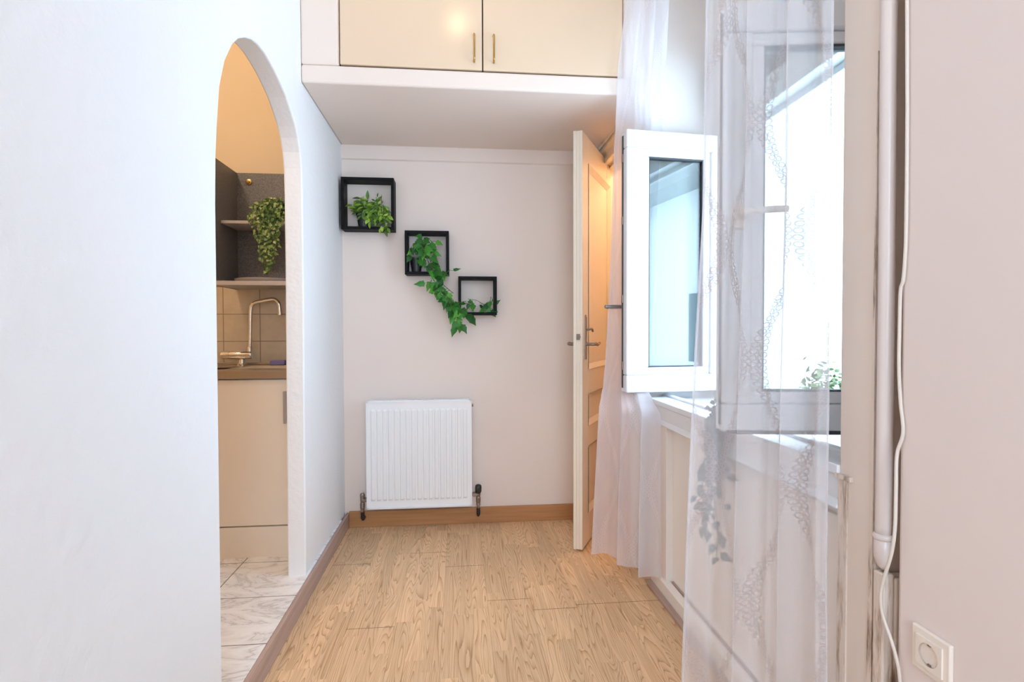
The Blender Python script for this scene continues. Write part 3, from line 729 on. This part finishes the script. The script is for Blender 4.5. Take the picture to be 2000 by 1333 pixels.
# ------------------------------------------------------------------ pipe, cable, outlet
pp = thing('heating_pipe', 'white painted vertical pipe in the recess beside the window post', 'pipe', (.866, 1.026, .66))
mesh_at('pipe_run', lambda bb: tube(bb, smooth_path([(.866, 1.026, .70), (.867, 1.026, 1.2), (.865, 1.026, 1.8), (.867, 1.025, 2.4), (.867, 1.025, CEIL-.002)], 12), .0150, 18), 'pipe', pp, smooth=True)
mesh_at('pipe_collar', lambda bb: lathe(bb, [(.0165, .0), (.0190, .004), (.0190, .009), (.0165, .013)], (.866, 1.026, .695), (0, 0, 1), 18), 'pipe', pp, smooth=True)
mesh_at('pipe_end_cap', lambda bb: lathe(bb, [(.004, -.038), (.011, -.030), (.0162, -.014), (.0170, .0), (.0165, .035)], (.866, 1.026, .672), (0, 0, 1), 18), 'pipe', pp, smooth=True)
b = B(); box(b, .856, .880, 1.012, 1.040, 0, .628); box(b, .880, .944, 1.008, 1.038, 0, .62); tag(obj('pipe_duct', b, 'grime', bevel=.003), 'chipped white boxing below the end of the painted pipe', 'pipe boxing')
b = B(); prism(b, [(1.0465, 1.7), (1.0465, 0), (1.066, 0), (1.056, .7), (1.048, 1.7)], 0, XR-.0025, XR+.002); struct('trim_8', b, 'grime', 'grimy strip between window post and pipe', 'trim')
cpts = [(0.857, 0.98, 2.99), (0.857, 0.98, 2.2), (0.857, 0.9709, 1.6605), (0.857, 0.9686, 1.5138), (0.857, 0.9679, 1.3181), (0.857, 0.9725, 1.2292), (0.857, 0.9794, 1.2029), (0.857, 0.9807, 1.1311), (0.857, 0.9807, 1.0509), (0.857, 0.9759, 0.9842), (0.857, 0.9689, 0.9273), (0.853, 0.9784, 0.8813), (0.846, 0.9717, 0.8128), (0.84, 0.9662, 0.7426), (0.839, 0.9729, 0.6887), (0.842, 0.996, 0.6232), (0.845, 1.0056, 0.584), (0.847, 1.0008, 0.5488), (0.849, 0.9818, 0.5107), (0.852, 0.9708, 0.4761), (0.855, 0.9662, 0.4372), (0.856, 0.955, 0.33), (0.857, 0.945, 0.15), (0.857, 0.94, 0.01)]
b = B(); tube(b, smooth_path([(x, y, z) for x, y, z in cpts], 8), .0033, 8); tag(obj('cable', b, 'cable', smooth=True), 'thin beige cable hanging down beside the painted pipe', 'cable')
ol = thing('wall_socket', 'cream round-pin wall socket low on the right wall', 'socket', (XR, .8985, .531))
oc = Vector((XR, .8985, .531))
def plate(bb):
    box(bb, XR-.009, XR, oc.y-.0405, oc.y+.0405, oc.z-.0405, oc.z+.0405)
mesh_at('frame', plate, 'outlet', ol, bevel=.003, seg=3)
def insert(bb):
    # square insert with a round hole, plus recessed cup
    n = 32; h = .0275; X = XR-.0125; r = .0205; ring = []; sq = []
    for k in range(n):
        a = 2*pi*k/n; c, s = cos(a), sin(a); f = h/max(abs(c), abs(s))
        ring.append(bb.verts.new((X, oc.y+c*r, oc.z+s*r))); sq.append(bb.verts.new((X, oc.y+c*f, oc.z+s*f)))
    sq2 = [bb.verts.new((XR-.008, v.co.y, v.co.z)) for v in sq]; r2 = [bb.verts.new((XR-.0005, oc.y+(v.co.y-oc.y)*.93, oc.z+(v.co.z-oc.z)*.93)) for v in ring]
    for k in range(n):
        j = (k+1) % n
        bb.faces.new((ring[k], ring[j], sq[j], sq[k])); bb.faces.new((sq[k], sq[j], sq2[j], sq2[k]))
    bmesh.ops.delete(bb, geom=r2, context='VERTS')
def socket_cup(bb):
    n = 32; r = .0204; A = []; C_ = []
    for k in range(n):
        a = 2*pi*k/n; A.append(bb.verts.new((XR-.0124, oc.y+cos(a)*r, oc.z+sin(a)*r))); C_.append(bb.verts.new((XR-.0005, oc.y+cos(a)*r*.93, oc.z+sin(a)*r*.93)))
    for k in range(n): j = (k+1) % n; bb.faces.new((A[j], A[k], C_[k], C_[j]))
    bb.faces.new(C_)
mesh_at('insert', insert, 'outlet', ol)
mesh_at('cup', socket_cup, 'outlet_in', ol)
M['frame_hole'] = M['outlet_in']
for dz in (.018, -.018): mesh_at('contact', lambda bb: box(bb, XR-.0115, XR-.002, oc.y-.003, oc.y+.003, oc.z+dz-.0015, oc.z+dz+.0015), 'iron', ol)
mesh_at('pin_hole', lambda bb: lathe(bb, [(.0027, 0), (.0027, .002)], (XR-.001, oc.y-.0095, oc.z), (-1, 0, 0), 10), 'dark', ol)
mesh_at('pin_hole', lambda bb: lathe(bb, [(.0027, 0), (.0027, .002)], (XR-.001, oc.y+.0095, oc.z), (-1, 0, 0), 10), 'dark', ol)

# ------------------------------------------------------------------ curtains
def lerp_keys(keys, z):
    keys = sorted(keys, key=lambda k: -k[0])
    if z >= keys[0][0]: return keys[0][1:]
    for a, c in zip(keys, keys[1:]):
        if z >= c[0]:
            t = (a[0]-z)/(a[0]-c[0]); t = t*t*(3-2*t) if (a[0]-c[0]) < .12 else t
            return tuple(p+(q-p)*t for p, q in zip(a[1:], c[1:]))
    return keys[-1][1:]
def curtain(name, label, keys, folds, ztop, zbot, m, width, nu=170, nz=150, hem=0, uoff=0.0):
    """keys: (z, xl, yl, xr, yr, amplitude scale) plan line of the cloth by height; folds: (freq, amp, phase, drift)"""
    bm = bmesh.new(); uvl = bm.loops.layers.uv.new('uv'); g = []
    for j in range(nz+1):
        z = ztop + (zbot-ztop)*j/nz
        xl, yl, xr, yr, am = lerp_keys(keys, z)
        L = Vector((xl, yl, 0)); R_ = Vector((xr, yr, 0)); d = R_-L; n = Vector((d.y, -d.x, 0)).normalized()
        if n.x > 0 and n.y > 0: n = -n
        row = []
        for i in range(nu+1):
            t = i/nu
            off = 0; sl = 0
            for (fq, ap, ph, dr) in folds:
                arg = 2*pi*fq*(t + .035*sin(2*pi*t*1.3+ph)) + ph + dr*(ztop-z)
                off += ap*am*sin(arg); sl += ap*am*.45*cos(arg)*min(1, 4*t*(1-t)+.0)
            zz = z + (hem*sin(5*t+.6) if j == nz else 0)*1.0
            p = L + d*t + n*off + d.normalized()*sl; row.append((bm.verts.new((p.x, p.y, zz)), t*width+uoff, z))
        g.append(row)
    for j in range(nz):
        for i in range(nu):
            q = (g[j][i], g[j+1][i], g[j+1][i+1], g[j][i+1]); f = bm.faces.new([k[0] for k in q]); f.smooth = True
            for lp, k in zip(f.loops, q): lp[uvl].uv = (k[1], k[2])
    return bm
c2 = thing('sheer_curtain', 'nearer sheer curtain with embroidered ring chains, drawn across the window beside the post', 'curtain', (.76, 1.27, .02), group='white sheer curtains at the window')
k2 = [(2.9, .690, 1.42, .825, 1.14, 1.0), (2.0, .672, 1.405, .832, 1.135, 1.0), (1.45, .668, 1.405, .832, 1.135, 1.1), (1.0, .640, 1.395, .826, 1.13, 1.2), (.6, .615, 1.375, .822, 1.13, 1.3), (.02, .585, 1.35, .815, 1.11, 1.4)]
f2 = [(3.2, .021, .4, .15), (5.3, .007, 2.1, -.3), (9.1, .0022, 1.0, .6)]
bm = curtain('c', '', k2, f2, 2.9, .02, 'sheer', .44)
add('cloth', bm, 'sheer', c2)
def hemtube(keys, folds, ztop, zbot, t, m, r=.0035):
    pts = []
    for j in range(61):
        z = ztop+(zbot-ztop)*j/60; xl, yl, xr, yr, am = lerp_keys(keys, z); L = Vector((xl, yl, 0)); R_ = Vector((xr, yr, 0)); d = R_-L; n = Vector((d.y, -d.x, 0)).normalized()
        if n.x > 0 and n.y > 0: n = -n
        off = 0; sl = 0
        for (fq, ap, ph, dr) in folds:
            arg = 2*pi*fq*(t + .035*sin(2*pi*t*1.3+ph)) + ph + dr*(ztop-z); off += ap*am*sin(arg); sl += ap*am*.45*cos(arg)*min(1, 4*t*(1-t))
        p = L+d*t+n*off+d.normalized()*sl; pts.append((p.x, p.y, z))
    bb = B(); tube(bb, pts, r, 6); return bb
add('side_hem', hemtube(k2, f2, 2.9, .03, 0, 0), 'sheer', c2)
add('side_hem', hemtube(k2, f2, 2.9, .03, 1, 0, .0025), 'sheer', c2)
c1 = thing('sheer_curtain', 'farther sheer curtain hanging behind the open casement beside the door', 'curtain', (.75, 2.45, .07), group='white sheer curtains at the window')
k1 = [(2.9, .768, 2.340, .850, 2.14, .5), (2.60, .745, 2.335, .850, 2.14, .55), (2.26, .700, 2.335, .848, 2.17, .5), (2.15, .698, 2.355, .860, 2.25, .4), (2.06, .712, 2.43, .925, 2.405, .35), (1.95, .708, 2.44, .925, 2.437, .22), (1.3, .690, 2.45, .90, 2.440, .3), (.98, .672, 2.455, .880, 2.435, .3),
      (.875, .664, 2.455, .85, 2.43, .35), (.825, .660, 2.455, .838, 2.30, .5), (.76, .655, 2.455, .836, 2.20, .8), (.4, .642, 2.46, .832, 2.19, 1.1), (.075, .628, 2.462, .834, 2.19, 1.3)]
f1 = [(2.6, .020, .9, .1), (5.1, .006, 2.4, -.2)]
bm = curtain('c', '', k1, f1, 2.9, .075, 'sheer_far', .50, hem=.012, uoff=.3)
add('cloth', bm, 'sheer_far', c1)
cr = thing('curtain_rod', 'white curtain rod fixed high above the window', 'curtain rod', (.83, 1.8, 2.9))
mesh_at('rod', lambda bb: tube(bb, [(.815, 1.0, 2.91), (.815, 2.355, 2.91)], .010, 12), 'white_gloss', cr)
mesh_at('bracket', lambda bb: box(bb, .81, XR, 1.10, 1.115, 2.90, 2.92), 'white_gloss', cr); mesh_at('bracket', lambda bb: box(bb, .81, XR, 2.335, 2.35, 2.90, 2.92), 'white_gloss', cr)

# trailing plant on sill, seen through the near curtain
sp = thing('trailing_plant', 'grey green plant trailing from the sill, seen through the nearer curtain', 'plant', (.905, 1.70, .818))
pot(sp, (.903, 1.70, .8185), .038, .07, 'terra')
fb, sb = B(), B()
for i in range(9):
    y0 = 1.70+rnd(-.06, .05)
    p = [(.900, y0, .885), (.868, y0, .895), (.838, y0+rnd(-.02, .02), .82), (.832, y0+rnd(-.03, .03), .72), (.832, y0+rnd(-.02, .04), .66)]
    vine(fb, sb, p, .009, (.016, .024), 'ovate', .012, .001, face=(-.8, -.7, 0), wr=.85, stem_len=.006)
for y1, zend in ((1.67, .39), (1.76, .44), (1.72, .53)):
    p = [(.850, 1.70, .86), (.832, y1-.02, .70), (.830, y1+.02, .58), (.832, y1, (zend+.55)/2), (.832, y1+.01, zend)]
    vine(fb, sb, p, .013, (.026, .044), 'ovate', .018, .0014, face=(-.8, -.7, 0), wr=.7, stem_len=.012)
add('foliage', fb, 'leaf_grey', sp); add('stems', sb, 'leaf_grey', sp)

# outside planter on exterior ledge
b = B(); box(b, 1.3, 1.56, 1.2, 2.6, .66, .75); struct('trim_9', b, 'wall', 'outer window ledge', 'window ledge')
op = thing('planter_box', 'leafy planter on the outer ledge beyond the window', 'planter', (1.46, 2.10, .75))
mesh_at('box', lambda bb: box(bb, 1.40, 1.52, 1.95, 2.13, .7505, .84), 'terra', op, bevel=.006)
fb = B()
for i in range(260):
    q = (1.46+rnd(-.06, .06), 2.04+rnd(-.08, .08), .84+abs(random.gauss(0, .06))); L = rnd(.02, .04)
    leaf(fb, q, (rnd(-1, 1), rnd(-1, 1), rnd(-.2, 1)), (rnd(-1, 1), rnd(-1, 1), 1), L, L*.5, .2, .3)
add('foliage', fb, 'leaf_small', op)

# ------------------------------------------------------------------ lamps
def globe(name, label, c, r, power_mat, drop):
    t = thing(name, label, 'lamp', c)
    bb = B(); lathe(bb, [(r*sin(pi*k/14), -r*cos(pi*k/14)) for k in range(15)], (0, 0, 0), (0, 0, 1), 24); o = obj('globe', bb, power_mat, t, smooth=True)
    bb = B(); lathe(bb, [(.045, CEIL-c[2]-.02), (.05, CEIL-c[2]-.001)], (0, 0, 0)); tube(bb, [(0, 0, r*.95), (0, 0, CEIL-c[2]-.018)], .012, 10); obj('stem', bb, 'brass', t)
globe('ceiling_lamp', 'small round ceiling lamp above the passage, reflected in the cupboard door', (0.0, 1.63, 2.85), .060, lampmat('room_lamp_glow', WARM, ROOM_LAMP), .1)
globe('kitchen_lamp', 'round ceiling lamp in the kitchen', (-1.5, 1.7, 2.8), .07, lampmat('kitchen_lamp_glow', (1, .76, .52), KITCHEN_LAMP), .1)
globe('hall_lamp', 'round ceiling lamp in the hall beyond the door', (1.35, 3.0, 2.45), .07, lampmat('hall_lamp_glow', (1, .74, .48), HALL_LAMP), .1)
globe('rear_fill_lamp', 'unseen fill globe added behind the viewpoint', (0.1, -1.2, 2.75), .08, lampmat('rear_fill_glow', WARM, REAR_FILL), .1)  # unseen globe added to give the walls warm fill

# ------------------------------------------------------------------ neighbouring building across the yard
nb = thing('neighbouring_building', 'pale building across the yard, reflected in the open casement pane', 'building', (6.3, -7.5, -1))
mesh_at('facade', lambda bb: box(bb, 6.1, 9, -13, -3.0, -1, 3.9), 'wall', nb)
mesh_at('roof', lambda bb: prism(bb, [(5.4, 3.85), (5.4, 4.0), (7.5, 5.6), (9.2, 3.9)], 1, -13.3, -2.7), 'grey_roof', nb)
mesh_at('downpipe', lambda bb: tube(bb, [(6.0, -6.4, -1), (6.0, -6.4, 3.85)], .07, 10), 'handle_grey', nb)
for yy in (-10.5, -8.2, -4.4):
    wfm = mesh_at('window_frame', lambda bb: box(bb, 6.06, 6.1, yy-.45, yy+.45, .4, 1.9), 'pvc', nb)
    mesh_at('window_pane', lambda bb: box(bb, 6.05, 6.06, yy-.37, yy+.37, .48, 1.82), 'glass_dark', wfm)
